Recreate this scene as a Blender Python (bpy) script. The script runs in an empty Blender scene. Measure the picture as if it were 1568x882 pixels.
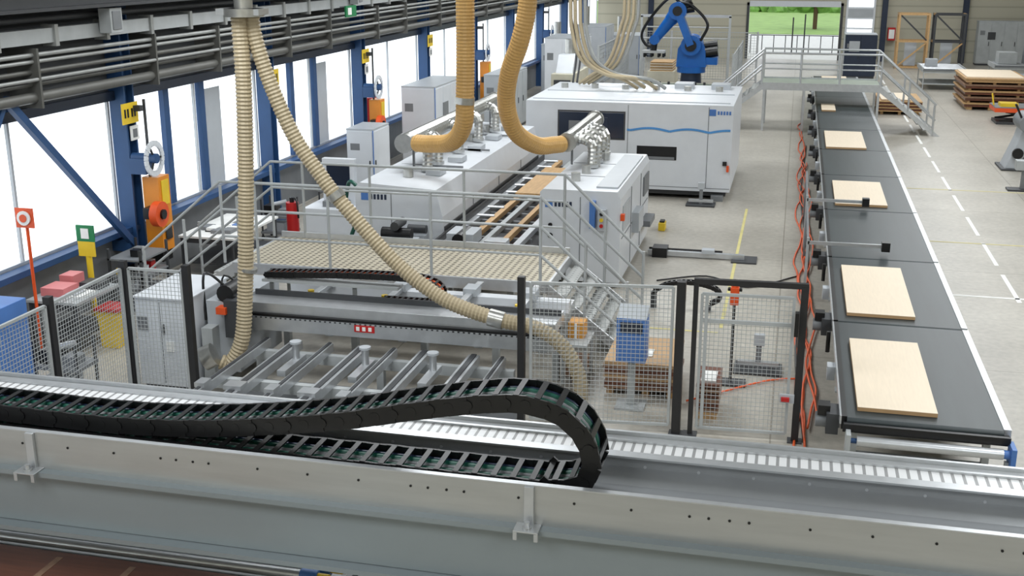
import bpy, bmesh, math, random
from mathutils import Vector, Matrix
random.seed(7)
V=Vector
sc=bpy.context.scene
sc.view_settings.view_transform='Standard'
sc.view_settings.look='None'

# ------------------------------------------------------------------ materials
def lin(c):
    return tuple(((x/255)/12.92 if x/255<=.04045 else ((x/255+.055)/1.055)**2.4) for x in c)
def mat(name,rgb,rough=.5,metal=0,var=.08,scale=3,emit=0,bump=0,stretch=None,spec=.5):
    m=bpy.data.materials.new(name);m.use_nodes=True;nt=m.node_tree
    b=nt.nodes['Principled BSDF'];c=lin(rgb)
    b.inputs['Roughness'].default_value=rough;b.inputs['Metallic'].default_value=metal
    b.inputs['Specular IOR Level'].default_value=spec
    tc=nt.nodes.new('ShaderNodeTexCoord');n=nt.nodes.new('ShaderNodeTexNoise')
    n.inputs['Scale'].default_value=scale;n.inputs['Detail'].default_value=4
    if stretch:
        mp=nt.nodes.new('ShaderNodeMapping');mp.inputs['Scale'].default_value=stretch
        nt.links.new(tc.outputs['Object'],mp.inputs[0]);nt.links.new(mp.outputs[0],n.inputs['Vector'])
    else: nt.links.new(tc.outputs['Object'],n.inputs['Vector'])
    r=nt.nodes.new('ShaderNodeValToRGB')
    r.color_ramp.elements[0].position=.3;r.color_ramp.elements[1].position=.7
    r.color_ramp.elements[0].color=tuple(max(0,x*(1-var)) for x in c)+(1,)
    r.color_ramp.elements[1].color=tuple(min(1,x*(1+var)) for x in c)+(1,)
    nt.links.new(n.outputs['Fac'],r.inputs[0]);nt.links.new(r.outputs[0],b.inputs['Base Color'])
    if emit:
        nt.links.new(r.outputs[0],b.inputs['Emission Color']);b.inputs['Emission Strength'].default_value=emit
    if bump:
        bp=nt.nodes.new('ShaderNodeBump');bp.inputs['Strength'].default_value=bump
        nt.links.new(n.outputs['Fac'],bp.inputs['Height']);nt.links.new(bp.outputs[0],b.inputs['Normal'])
    return m
WHITE=mat('machine_white',(212,216,221),.35,var=.03)
WHITE2=mat('machine_grey',(176,181,186),.4,var=.04)
LGREY=mat('painted_light_grey',(168,172,173),.45)
MGREY=mat('mid_grey',(118,121,124),.5)
DGREY=mat('dark_grey',(58,60,63),.5)
BLACK=mat('black_plastic',(15,15,17),.38,var=.2)
FPOST=mat('fence_post_black',(34,34,36),.45)
ALU=mat('aluminium',(196,199,202),.32,.65,var=.06,scale=8)
STEEL=mat('galvanised_steel',(186,188,188),.34,.7,var=.05,scale=3,stretch=(.6,1,5))
BEAM=mat('beam_blue_grey',(140,149,153),.4,.25,var=.05,scale=1.2,stretch=(.5,1,2))
TROUGH=mat('trough_grey',(158,161,164),.4,.5,var=.05)
BLUE=mat('column_blue',(36,72,116),.5,var=.06)
CBLUE=mat('cabinet_blue',(74,118,184),.45)
RBLUE=mat('robot_blue',(24,100,182),.35)
NAVY=mat('navy',(32,44,66),.3)
YEL=mat('yellow',(226,192,44),.45)
ORANGE=mat('orange_box',(216,134,34),.45)
ORED=mat('orange_red',(220,82,30),.45)
ORC=mat('orange_cable',(232,98,46),.5)
RED=mat('red',(184,30,30),.4)
GREEN=mat('sign_green',(20,120,70),.5)
TEAL=mat('cable_green',(24,84,70),.4)
HOSE=mat('hose_beige',(172,158,130),.5,var=.06)
HOSEO=mat('hose_amber',(194,154,92),.45,var=.08)
DUCT=mat('duct_silver',(184,184,180),.28,.85,var=.1,scale=12)
BELT=mat('belt_green_grey',(48,56,58),.42,var=.16,scale=1.6,stretch=(3,.25,1))
WOOD=mat('board_maple',(232,216,192),.5,var=.03,scale=6,stretch=(6,.6,1))
WOODE=mat('board_edge',(184,150,110),.6)
OAK=mat('wood_tan',(188,152,106),.6,var=.12,scale=5,stretch=(4,.5,4))
BROWN=mat('brown_laminate',(104,62,44),.35,var=.18,scale=4,stretch=(.5,6,1))
CARD=mat('chipboard',(140,110,88),.7,var=.2,scale=12)
PAPER=mat('paper',(235,235,232),.6)
GRATE=mat('grate_green_grey',(146,155,142),.6)
LEAF=mat('leaf',(110,152,72),.7,var=.35,scale=1.5,bump=.5)
GRASS=mat('grass',(136,168,92),.8,var=.15,scale=1)
BARK=mat('bark',(90,70,50),.9)
ASPH=mat('asphalt_bright',(206,206,202),.8)
CREAM=mat('cream',(198,194,176),.7)
UPW=mat('upper_wall',(74,77,80),.7,var=.2,scale=.8)
PIPE=mat('pipe_grey',(156,158,156),.4,.3)
PIPED=mat('pipe_dark',(100,100,96),.5,.3)
PANE_GLOW=mat('window_pane_glowing',(240,246,250),.3,var=.05,scale=.5,emit=1.2)  # daylight put into the pane as emission, nothing shines through it
GLASSD=mat('dark_glass',(34,44,62),.12,var=.3,scale=.8)
WAVE=mat('wave_blue',(80,146,206),.4)
PINK=mat('pink_box',(205,120,120))

def floor_mat():
    m=bpy.data.materials.new('concrete_floor');m.use_nodes=True;nt=m.node_tree;b=nt.nodes['Principled BSDF']
    tc=nt.nodes.new('ShaderNodeTexCoord')
    n1=nt.nodes.new('ShaderNodeTexNoise');n1.inputs['Scale'].default_value=.35;n1.inputs['Detail'].default_value=8;n1.inputs['Roughness'].default_value=.65
    n2=nt.nodes.new('ShaderNodeTexNoise');n2.inputs['Scale'].default_value=9;n2.inputs['Detail'].default_value=6
    br=nt.nodes.new('ShaderNodeTexBrick');br.offset=0;br.inputs['Scale'].default_value=1
    br.inputs['Brick Width'].default_value=5.8;br.inputs['Row Height'].default_value=5.8;br.inputs['Mortar Size'].default_value=.012
    br.inputs['Color1'].default_value=(1,1,1,1);br.inputs['Color2'].default_value=(.95,.95,.95,1);br.inputs['Mortar'].default_value=(.6,.58,.55,1)
    r=nt.nodes.new('ShaderNodeValToRGB');r.color_ramp.elements[0].position=.3;r.color_ramp.elements[1].position=.72
    r.color_ramp.elements[0].color=lin((160,155,145))+(1,);r.color_ramp.elements[1].color=lin((190,185,174))+(1,)
    ml=nt.nodes.new('ShaderNodeMix');ml.data_type='RGBA';ml.blend_type='MULTIPLY';ml.inputs[0].default_value=1
    m2=nt.nodes.new('ShaderNodeMix');m2.data_type='RGBA';m2.blend_type='OVERLAY';m2.inputs[0].default_value=.28
    for n in (n1,n2,br): nt.links.new(tc.outputs['Object'],n.inputs['Vector'])
    nt.links.new(n1.outputs['Fac'],r.inputs[0]);nt.links.new(r.outputs[0],m2.inputs[6]);nt.links.new(n2.outputs['Fac'],m2.inputs[7])
    nt.links.new(m2.outputs[2],ml.inputs[6]);nt.links.new(br.outputs['Color'],ml.inputs[7]);nt.links.new(ml.outputs[2],b.inputs['Base Color'])
    b.inputs['Roughness'].default_value=.36
    return m
def stripes_mat(name,rgb,axis,freq,dark=.75,rough=.6,metal=0,duty=.85):
    m=bpy.data.materials.new(name);m.use_nodes=True;nt=m.node_tree;b=nt.nodes['Principled BSDF'];c=lin(rgb)
    tc=nt.nodes.new('ShaderNodeTexCoord');s=nt.nodes.new('ShaderNodeSeparateXYZ')
    nt.links.new(tc.outputs['Object'],s.inputs[0])
    mu=nt.nodes.new('ShaderNodeMath');mu.operation='MULTIPLY';mu.inputs[1].default_value=freq
    fr=nt.nodes.new('ShaderNodeMath');fr.operation='FRACT'
    gt=nt.nodes.new('ShaderNodeMath');gt.operation='GREATER_THAN';gt.inputs[1].default_value=duty
    nt.links.new(s.outputs[axis],mu.inputs[0]);nt.links.new(mu.outputs[0],fr.inputs[0]);nt.links.new(fr.outputs[0],gt.inputs[0])
    mx=nt.nodes.new('ShaderNodeMix');mx.data_type='RGBA'
    mx.inputs[6].default_value=c+(1,);mx.inputs[7].default_value=tuple(x*dark for x in c)+(1,)
    nt.links.new(gt.outputs[0],mx.inputs[0]);nt.links.new(mx.outputs[2],b.inputs['Base Color'])
    b.inputs['Roughness'].default_value=rough;b.inputs['Metallic'].default_value=metal
    return m
FLOOR=floor_mat()
CLAD=stripes_mat('cladding_cream',(182,178,160),2,1.6,.8)
def deck_mat(name,lo,hi,sc_):
    m=bpy.data.materials.new(name);m.use_nodes=True;nt=m.node_tree;b=nt.nodes['Principled BSDF']
    tc=nt.nodes.new('ShaderNodeTexCoord');v=nt.nodes.new('ShaderNodeTexVoronoi');v.inputs['Scale'].default_value=sc_;v.inputs['Randomness'].default_value=0
    r=nt.nodes.new('ShaderNodeValToRGB');r.color_ramp.elements[0].position=.24;r.color_ramp.elements[1].position=.34
    r.color_ramp.elements[0].color=lin(lo)+(1,);r.color_ramp.elements[1].color=lin(hi)+(1,)
    nt.links.new(tc.outputs['Object'],v.inputs['Vector']);nt.links.new(v.outputs['Distance'],r.inputs[0]);nt.links.new(r.outputs[0],b.inputs['Base Color'])
    b.inputs['Roughness'].default_value=.5;b.inputs['Metallic'].default_value=.2
    return m
DECKM=deck_mat('perforated_deck',(84,76,62),(188,180,160),9)
TREAD=deck_mat('perforated_tread',(90,92,92),(172,174,172),9)

# ------------------------------------------------------------------ builder
class B:
    def __init__(s,name): s.n=name;s.bm=bmesh.new();s.m=[]
    def mi(s,m):
        if m not in s.m: s.m.append(m)
        return s.m.index(m)
    def faces(s,vs,fs,m,smooth=False):
        i=s.mi(m);bv=[s.bm.verts.new(v) for v in vs]
        for f in fs:
            try:
                fc=s.bm.faces.new([bv[k] for k in f]);fc.material_index=i;fc.smooth=smooth
            except ValueError: pass
    def box(s,x0,x1,y0,y1,z0,z1,m):
        v=[(x,y,z) for x in (x0,x1) for y in (y0,y1) for z in (z0,z1)]
        s.faces(v,[(0,1,3,2),(4,6,7,5),(0,4,5,1),(2,3,7,6),(0,2,6,4),(1,5,7,3)],m);return s
    def obox(s,c,T,W,N,a,b,d,m):
        c=V(c);v=[c+T*i*a/2+W*j*b/2+N*k*d/2 for i in(-1,1) for j in(-1,1) for k in(-1,1)]
        s.faces(v,[(0,1,3,2),(4,6,7,5),(0,4,5,1),(2,3,7,6),(0,2,6,4),(1,5,7,3)],m);return s
    def bar(s,p,q,w,h,m,up=(0,0,1)):
        p=V(p);q=V(q);T=(q-p);L=T.length;T.normalize();u=V(up)
        if abs(T.dot(u))>.98:u=V((0,1,0))
        W=T.cross(u).normalized();N=W.cross(T)
        return s.obox((p+q)/2,T,W,N,L,w,h,m)
    def cyl(s,p,q,r,m,seg=12,r2=None):
        p=V(p);q=V(q);r2=r if r2 is None else r2
        T=(q-p).normalized();u=V((0,0,1)) if abs(T.z)<.9 else V((1,0,0))
        A=T.cross(u).normalized();C=T.cross(A)
        vs=[];
        for c,rr in((p,r),(q,r2)):
            for i in range(seg):
                a=2*math.pi*i/seg;vs.append(c+A*math.cos(a)*rr+C*math.sin(a)*rr)
        s.faces(vs,[(i,(i+1)%seg,seg+(i+1)%seg,seg+i) for i in range(seg)],m,True)
        s.faces(vs[:seg],[tuple(range(seg))],m);s.faces(vs[seg:],[tuple(range(seg))],m);return s
    def tube(s,pts,r,m,seg=10,step=.08,corr=0,smoothpath=True):
        P=path(pts,step) if smoothpath else [V(p) for p in pts]
        vs=[];n=len(P);A=None
        for k,p in enumerate(P):
            T=(P[min(k+1,n-1)]-P[max(k-1,0)]).normalized()
            if A is None:
                u=V((0,0,1)) if abs(T.z)<.9 else V((1,0,0));A=T.cross(u).normalized()
            A=(A-T*A.dot(T)).normalized();C=T.cross(A)
            rr=r*(1+(corr if k%2 else -corr))
            for i in range(seg):
                a=2*math.pi*i/seg;vs.append(p+A*math.cos(a)*rr+C*math.sin(a)*rr)
        fs=[(k*seg+i,k*seg+(i+1)%seg,(k+1)*seg+(i+1)%seg,(k+1)*seg+i) for k in range(n-1) for i in range(seg)]
        fs+=[tuple(range(seg)),tuple(range((n-1)*seg,n*seg))]
        s.faces(vs,fs,m,not corr);return s
    def prism(s,pts,ax,a0,a1,m):
        def mk(a,p):
            l=[p[0],p[1]];l.insert('xyz'.index(ax),a);return tuple(l)
        n=len(pts);vs=[mk(a0,p) for p in pts]+[mk(a1,p) for p in pts]
        s.faces(vs,[tuple(range(n)),tuple(range(n,2*n))]+[(i,(i+1)%n,n+(i+1)%n,n+i) for i in range(n)],m);return s
    def blob(s,c,R_,m,j=.25):
        bm2=bmesh.new();bmesh.ops.create_icosphere(bm2,subdivisions=2,radius=R_)
        vs=[V(c)+v.co*(1+random.uniform(-j,j)) for v in bm2.verts];fs=[tuple(v.index for v in f.verts) for f in bm2.faces];bm2.free();s.faces(vs,fs,m)
    def done(s,bev=0):
        bmesh.ops.recalc_face_normals(s.bm,faces=s.bm.faces)
        me=bpy.data.meshes.new(s.n);s.bm.to_mesh(me);s.bm.free()
        for m in s.m: me.materials.append(m)
        o=bpy.data.objects.new(s.n,me);sc.collection.objects.link(o)
        if bev:
            md=o.modifiers.new('bevel','BEVEL');md.width=bev;md.segments=2;md.limit_method='ANGLE'
        return o
def path(pts,step):
    pts=[V(p) for p in pts];Q=[pts[0]*2-pts[1]]+pts+[pts[-1]*2-pts[-2]];out=[]
    for i in range(1,len(Q)-2):
        a,b,c,d=Q[i-1:i+3]
        for k in range(24):
            t=k/24;out.append(.5*((2*b)+(c-a)*t+(2*a-5*b+4*c-d)*t*t+(3*b-a-3*c+d)*t**3))
    out.append(pts[-1])
    res=[out[0]];acc=0
    for p,q in zip(out,out[1:]):
        L=(q-p).length
        while acc+L>=step and L>1e-9:
            f=(step-acc)/L;p=p+(q-p)*f;res.append(p);L=(q-p).length;acc=0
        acc+=L
    return res

# ------------------------------------------------------------------ shell
WX=-11.7; YB=70.0; XR=16.5; YF=-3; ZC=8.6
B('floor').box(WX-.3,XR+.3,YF,YB,-.2,0,FLOOR).done()
g=B('ground_outside');g.box(-40,40,YB+.35,150,-.25,-.02,ASPH);g.box(-40,40,92,150,-.02,.03,GRASS);g.done()
B('ceiling').box(WX-.3,XR+.3,YF,YB+.3,ZC,ZC+.2,LGREY).done()
B('wall_right').box(XR,XR+.3,YF,YB,0,ZC,CREAM).done()
B('wall_front').box(WX-.3,XR+.3,YF-.3,YF,0,ZC,CREAM).done()
w=B('wall_back')
w.box(WX,-2.8,YB,YB+.3,0,ZC,CLAD).box(2.3,XR,YB,YB+.3,0,ZC,CLAD).box(-2.8,2.3,YB,YB+.3,3.05,ZC,CLAD);w.done()
t=B('door_1');t.box(-2.95,-2.8,YB-.06,YB,0,3.2,DGREY).box(2.3,2.45,YB-.06,YB,0,3.2,DGREY).box(-2.95,2.45,YB-.06,YB,3.05,3.2,DGREY).box(-2.8,2.3,YB-.1,YB-.06,2.98,3.3,WHITE)
t.done()
w=B('wall_left')
w.box(WX-.3,WX,YF,YB,0,1.2,MGREY).box(WX-.3,WX,YF,YB,3.55,ZC,UPW)
w.done()
cols=[6.7,12.5,18.3,24.1,29.9,35.7,41.5,47.3,53.1,58.9,64.7]
for i,(a,b) in enumerate(zip([YF]+cols,cols+[YB])):
    wd=B('window_%d'%(i+1));y0,y1=a+.12,b-.12
    wd.box(WX-.12,WX-.08,y0,y1,1.2,3.55,PANE_GLOW)
    wd.box(WX-.08,WX-.02,y0,y1,1.2,1.27,ALU).box(WX-.08,WX-.02,y0,y1,3.48,3.55,ALU)
    for yy in (y0,(y0+y1)/2-.03,y1-.06): wd.box(WX-.08,WX-.03,yy,yy+.05,1.27,3.48,WHITE2)
    if i in(3,4):
        for yy in (y0+1.5,y0+2.9): wd.box(WX-.08,WX+.02,yy,yy+.2,1.27,3.48,BLUE)
        wd.box(WX-.08,WX-.06,y0+3.1,y0+3.9,1.27,3.3,WHITE2)
    wd.done()
s=B('trim_1');s.box(WX,WX+.22,YF,YB,1.12,1.22,BLUE).box(WX,WX+.12,YF,YB,3.5,3.66,NAVY);s.done()
for i,y in enumerate(cols):
    c=B('steel_column')
    c.box(WX,WX+.3,y-.16,y-.12,0,6.5,BLUE).box(WX,WX+.3,y+.12,y+.16,0,6.5,BLUE).box(WX+.13,WX+.18,y-.12,y+.12,0,6.5,BLUE)
    c.box(WX,WX+.4,y-.2,y+.2,0,.03,BLUE);c.box(WX,WX+.3,y-.14,y+.14,4.95,5.15,BLUE)
    c.done()
b=B('diagonal_brace');b.bar((WX+.36,14.9,3.9),(WX+.36,17.95,.95),.1,.12,BLUE);b.bar((WX+.36,12.8,1.0),(WX+.36,14.9,3.9),.08,.08,BLUE);b.box(WX,WX+.36,17.8,18.05,.85,1.05,BLUE).box(WX,WX+.3,14.75,15.05,3.7,3.8,BLUE);b.done()
b=B('crane_runway_beam');b.box(WX+.35,WX+.85,YF,YB,5.55,5.6,DGREY).box(WX+.57,WX+.63,YF,YB,5.2,5.55,DGREY).box(WX+.35,WX+.85,YF,YB,5.15,5.2,DGREY);b.done()
b=B('cable_tray')
b.box(WX+.34,WX+.52,YF,YB-.1,4.66,4.88,LGREY)
for k in range(48):
    y=2+k*1.4;b.box(WX+.32,WX+.56,y,y+.09,4.6,4.93,PIPE)
b.done()
b=B('conduit_pipes')
for (dx,z,r,m) in((.4,5.02,.05,DGREY),(.46,4.5,.035,PIPE),(.46,4.40,.03,PIPE),(.4,4.24,.04,PIPED),(.52,4.14,.03,PIPE),(.4,4.05,.03,PIPED),(.42,3.86,.085,PIPED)):
    b.cyl((WX+dx,YF+.1,z),(WX+dx,YB-.1,z),r,m,10)
for k in range(24):
    y=1+k*2.9
    if min(abs(y-c) for c in cols)<.3: y+=.5
    b.box(WX,WX+.55,y,y+.05,3.7,4.6,PIPED)
b.done()
for y in (17.2,28.4,38.6):
    b=B('junction_box');b.box(WX+.56,WX+.78,y,y+.35,4.72,5.12,LGREY).box(WX+.78,WX+.795,y+.05,y+.3,4.77,5.07,MGREY);b.done(.01)
b=B('exit_sign_hanging');b.box(WX+.8,WX+.84,27.4,28.1,4.45,4.72,GREEN).box(WX+.84,WX+.85,27.52,27.75,4.5,4.67,PAPER).bar((WX+.56,27.7,4.68),(WX+.8,27.7,4.7),.03,.03,MGREY);b.done()

# ------------------------------------------------------------------ wall equipment at columns
for k,y in enumerate((18.3,29.9,41.5,53.1)):
    b=B('chain_hoist');x=WX+.42
    b.box(x,x+.32,y-.02,y+.36,.75,2.12,ORANGE).box(x+.32,x+.335,y+.06,y+.3,1.6,2.05,YEL)
    b.cyl((x+.32,y-.2,1.5),(x+.46,y-.2,1.5),.23,ORED,20);b.cyl((x+.46,y-.2,1.5),(x+.5,y-.2,1.5),.09,BLACK,12);b.box(x+.1,x+.32,y-.25,y,1.4,1.6,BLACK)
    b.bar((x+.1,y+.1,2.12),(x+.1,y+.1,3.5),.04,.04,DGREY);b.box(x-.12,x+.1,y-.05,y+.05,3.3,3.4,DGREY)
    b.box(x,x+.28,y,y+.34,.55,.75,BLACK).box(x+.335,x+.34,y+.08,y+.3,.95,1.2,BLACK);b.done(.015)
    b=B('cable_reel')
    n=20;yr=y-.08
    for q in range(n):
        a=2*math.pi*q/n;a2=2*math.pi*(q+1)/n
        b.bar((x+.32,yr+.27*math.cos(a),2.48+.27*math.sin(a)),(x+.32,yr+.27*math.cos(a2),2.48+.27*math.sin(a2)),.1,.035,WHITE,(1,0,0))
    for a in (0,2.1,4.2): b.bar((x+.32,yr,2.48),(x+.32,yr+.26*math.cos(a),2.48+.26*math.sin(a)),.03,.03,BLACK,(1,0,0))
    b.cyl((x-.1,yr,2.48),(x+.38,yr,2.48),.09,BLUE,14);b.box(x-.1,x+.2,yr-.12,yr+.12,2.2,2.48,BLUE);b.done()
for y,z in ((17.9,3.28),(23.8,3.3),(29.6,3.3),(35.4,3.3)):
    b=B('bay_number_sign');b.box(WX+.37,WX+.39,y,y+.5,z-.18,z+.18,YEL)
    for d in(.05,.14,.27,.36): b.box(WX+.39,WX+.395,y+d+.01,y+d+.06,z-.07,z+.08,BLACK)
    b.box(WX+.3,WX+.37,y+.25,y+.45,z-.05,z+.05,DGREY);b.done()
    b=B('small_notice_plate');b.box(WX+.32,WX+.34,y+.3,y+.56,z-.5,z-.24,PAPER).box(WX+.34,WX+.345,y+.36,y+.5,z-.45,z-.3,MGREY);b.done()
b=B('sign_post_red_ring');b.cyl((-11.0,14.6,0),(-11.0,14.6,2.05),.025,ORED,8);b.box(-11.15,-10.85,14.56,14.58,2.05,2.35,ORED).cyl((-11,14.555,2.2),(-11,14.53,2.2),.11,PAPER,16).cyl((-11,14.53,2.2),(-11,14.52,2.2),.06,ORED,16);b.box(-11.2,-10.8,14.4,14.65,0,.04,DGREY);b.done()
b=B('exit_sign_post');b.cyl((-11.1,16.2,0),(-11.1,16.2,1.25),.05,YEL,8);b.box(-11.25,-10.95,16.15,16.18,1.2,1.45,YEL).box(-11.26,-10.94,16.15,16.18,1.45,1.72,GREEN).box(-11.17,-11.03,16.14,16.15,1.5,1.67,PAPER);b.box(-11.3,-10.9,16.0,16.4,0,.04,YEL);b.done()
def table(name,x0,x1,y0,y1,z,top,leg=DGREY):
    b=B(name);b.box(x0,x1,y0,y1,z-.04,z,top)
    for x in(x0+.05,x1-.05):
        for y in(y0+.05,y1-.05): b.bar((x,y,0),(x,y,z-.04),.04,.04,leg)
    b.box(x0+.05,x1-.05,y0+.05,y1-.05,.25,.28,leg);b.box(x0+.05,x1-.05,y0+.04,y0+.06,z-.14,z-.04,leg)
    return b
b=table('work_table',-11.25,-10.1,19.3,21.3,.8,PAPER)
for i in range(9):
    x=-11.1+random.random()*.7;y=19.5+random.random()*1.4;b.box(x,x+.2,y,y+.28,.8,.81+random.random()*.1,random.choice([PAPER,MGREY,BLACK,CBLUE]))
b.done()
b=table('desk',-11.3,-10.4,14.75,15.9,.85,LGREY);b.box(-11.2,-10.8,15.0,15.4,.85,.98,PINK);b.box(-10.75,-10.5,15.0,15.4,.85,.88,PAPER).box(-11.2,-10.95,15.5,15.8,.85,1.05,PINK).box(-10.85,-10.5,15.5,15.8,.85,.95,DGREY).box(-10.8,-10.6,15.05,15.3,.88,.9,WHITE2);b.done()
b=B('tool_rack');b.box(-11.3,-10.65,17.0,17.95,0,.08,DGREY)
for i in range(3): b.box(-11.3,-10.65,17.0,17.9,.3+.3*i,.33+.3*i,MGREY)
for x in(-11.28,-10.67):
    for y in(17.02,17.88): b.bar((x,y,0),(x,y,1.1),.04,.04,DGREY)
for i in range(14):
    x=-11.25+random.random()*.4;y=17.05+random.random()*.6;z=.33+.3*random.randrange(3);b.box(x,x+.14,y,y+.14,z,z+.1+random.random()*.08,random.choice([RED,YEL,MGREY,BLACK,WHITE,GREEN]))
b.done()
b=B('yellow_red_waste_bin');b.prism([(-10.35,0),(-10.05,0),(-10.0,.6),(-10.4,.6)],'y',15.2,15.55,YEL);b.box(-10.42,-9.98,15.17,15.58,.6,.66,RED);b.done(.01)
b=B('blue_cabinet');b.box(-10.8,-9.72,12.0,12.7,.08,1.6,CBLUE).box(-10.75,-9.77,12.05,12.65,0,.08,DGREY).box(-10.2,-10.19,11.985,12.0,.15,1.55,NAVY).box(-10.13,-10.1,11.96,12.0,.8,1.0,BLACK).box(-10.7,-10.3,11.985,12.0,1.2,1.4,WHITE);b.done(.015)
for (x,y) in ((-11.0,22.3),(-10.9,25.2),(-9.9,12.9)):
    b=B('parts_trolley');b.box(x,x+.7,y,y+.5,.5,.55,MGREY).box(x,x+.7,y,y+.5,.15,.2,MGREY)
    for a in(x+.03,x+.67):
        for c in(y+.03,y+.47): b.bar((a,c,.08),(a,c,.9),.03,.03,DGREY);b.cyl((a-.02,c,.05),(a+.02,c,.05),.05,BLACK,10)
    b.box(x+.05,x+.3,y+.1,y+.4,.55,.75,BLACK).box(x+.38,x+.6,y+.1,y+.35,.55,.68,MGREY).box(x+.1,x+.5,y+.1,y+.4,.2,.38,WHITE2).cyl((x+.2,y+.2,.75),(x+.5,y+.3,.82),.05,ALU);b.done()

def cabinet(name,x0,x1,y0,y1,h,body=WHITE,strip=CBLUE):
    b=B(name);b.box(x0,x1,y0,y1,.1,h,body).box(x0+.02,x1-.02,y0+.02,y1-.02,0,.1,DGREY)
    b.box(x0-.01,x1+.01,y0-.01,y1+.01,h,h+.03,WHITE2)
    n=max(1,round((x1-x0)/.7))
    for i in range(n):
        a=x0+(x1-x0)*i/n;c=x0+(x1-x0)*(i+1)/n;b.box(a+.02,c-.02,y0-.018,y0,.15,h-.04,body);b.box(c-.1,c-.07,y0-.04,y0-.018,h*.45,h*.55,BLACK)
    b.box(x0+.1,x0+.35,y0-.022,y0-.018,h*.7,h*.8,MGREY)
    n=max(1,round((y1-y0)/.8))
    for i in range(n):
        a=y0+(y1-y0)*i/n;c=y0+(y1-y0)*(i+1)/n;b.box(x1,x1+.018,a+.02,c-.02,.15,h-.04,body);b.box(x1+.018,x1+.04,a+.08,a+.11,h*.45,h*.55,BLACK)
    if strip: b.box(x1,x1+.02,y0-.02,y0,.1,h,strip)
    return b
b=cabinet('control_cabinet',-10.9,-9.9,31.5,34.5,2.3,WHITE);b.box(-9.88,-9.86,32.2,32.7,1.3,1.8,MGREY).box(-9.88,-9.85,33.6,34.0,1.9,2.1,ORED);b.done(.01)
cabinet('control_cabinet',-10.9,-10.2,27.2,28.4,1.7,WHITE,strip=CBLUE).done(.01)
b=B('control_cabinet');b.box(-8.78,-7.98,13.75,14.95,.08,1.36,WHITE).box(-8.75,-8.0,13.8,14.9,0,.08,DGREY).box(-8.8,-7.96,13.73,14.97,1.36,1.385,WHITE)
b.box(-8.4,-8.39,13.74,13.75,.12,1.32,MGREY).box(-8.33,-8.22,13.73,13.75,.6,.75,PAPER).box(-8.36,-8.34,13.72,13.75,.85,1.0,BLACK).box(-8.75,-8.6,13.735,13.75,.9,1.1,MGREY);b.done(.015)
cabinet('white_machine_cabinet',-9.6,-8.2,45,47.5,2.75,WHITE).done(.01)
cabinet('control_cabinet',-10.2,-9.4,38,41,2.0,WHITE2).done(.01)
b=B('red_fire_box');b.box(WX+.01,WX+.3,30.4,31.0,1.3,2.1,RED).box(WX+.3,WX+.32,30.5,30.9,1.5,1.9,PAPER);b.done()
b=B('robot_cell_machine');b.box(-8.3,-7.5,40,43,.1,1.9,CREAM).box(-8.25,-7.55,40.1,42.9,0,.1,DGREY).box(-8.2,-7.6,39.97,40,1.2,1.7,DGREY).prism([(40.3,1.9),(42.5,1.9),(42.2,2.5),(40.8,2.5)],'x',-8.2,-7.6,WHITE).box(-8.25,-7.6,39.97,40,.3,1.0,WHITE2).cyl((-7.9,41.5,2.5),(-7.9,41.5,3.0),.2,DUCT)
b.done(.02)
for (x,y,h) in((-10.6,49,2.2),(-10.4,55,2.6),(-9.2,58,2.0)):
    b=cabinet('machine_enclosure',x,x+1.6,y,y+2.5,h,WHITE2);b.cyl((x+.5,y+1,h),(x+.5,y+1,h+.9),.15,DUCT);b.done(.01)

# ------------------------------------------------------------------ big enclosure
b=B('edge_banding_enclosure')
x0,x1,y0,y1,h=-6.62,-1.4,28.8,33.2,2.38
b.box(x0,x1,y0,y1,.22,h,WHITE);b.box(x0+.1,x1-.1,y0+.1,y1-.1,.1,.22,DGREY)
for x in(x0+.3,(x0+x1)/2,x1-.3): b.box(x-.15,x+.15,y0-.1,y0+.3,0,.14,MGREY)
f=y0-.012
b.box(-5.75,-4.1,f-.004,y0,1.48,2.12,GLASSD)
b.box(-5.79,-4.06,f-.0,y0,1.44,2.16,DGREY)
b.box(-5.5,-5.1,f-.02,f-.004,1.5,1.9,MGREY);b.box(-4.9,-4.5,f-.02,f-.004,1.5,2.0,NAVY)
b.box(-3.75,-2.75,f,y0,.98,1.32,BLACK).box(-3.7,-2.8,f-.01,f,.99,1.06,MGREY)
for x in (-2.0,-4.0): b.box(x,x+.015,f,y0,.3,h-.05,MGREY)
b.box(x0,x1,f,y0,.3,.315,MGREY)
n=60
for i in range(n):
    a=x0+.9+(x1-x0-.95)*i/n;c=x0+.9+(x1-x0-.95)*(i+1)/n
    if -5.85<a<-4.08: continue
    za=1.70+.07*abs(math.sin(a*3.2));zc=1.70+.07*abs(math.sin(c*3.2))
    b.bar((a,f-.002,za),(c,f-.002,zc),.012,.055,WAVE)
b.box(-1.98,-1.82,f-.002,y0,2.12,2.28,CBLUE)
for i in range(5): b.box(-1.78+i*.07,-1.78+i*.07+.045,f-.002,y0,2.15,2.24,CBLUE)
b.box(-1.6,-1.5,f-.05,y0,.9,1.0,BLACK);b.box(-1.5,-1.44,f-.08,y0,.75,.9,ORED)
b.box(x0+.1,x1-.1,y0+.35,y0+.4,h,h+.02,WHITE2);b.box(x0+.1,x1-.1,y0+2.2,y0+2.25,h,h+.02,WHITE2)
for i in range(6):
    x=-6.2+i*.85;b.cyl((x,31.8,h),(x,31.8,h+.12),.1,DUCT,12)
for x in (-4.6,-3.2,-2.2): b.box(x,x+.5,32.2,32.8,h,h+.14,WHITE2)
b.done(.03)
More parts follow.
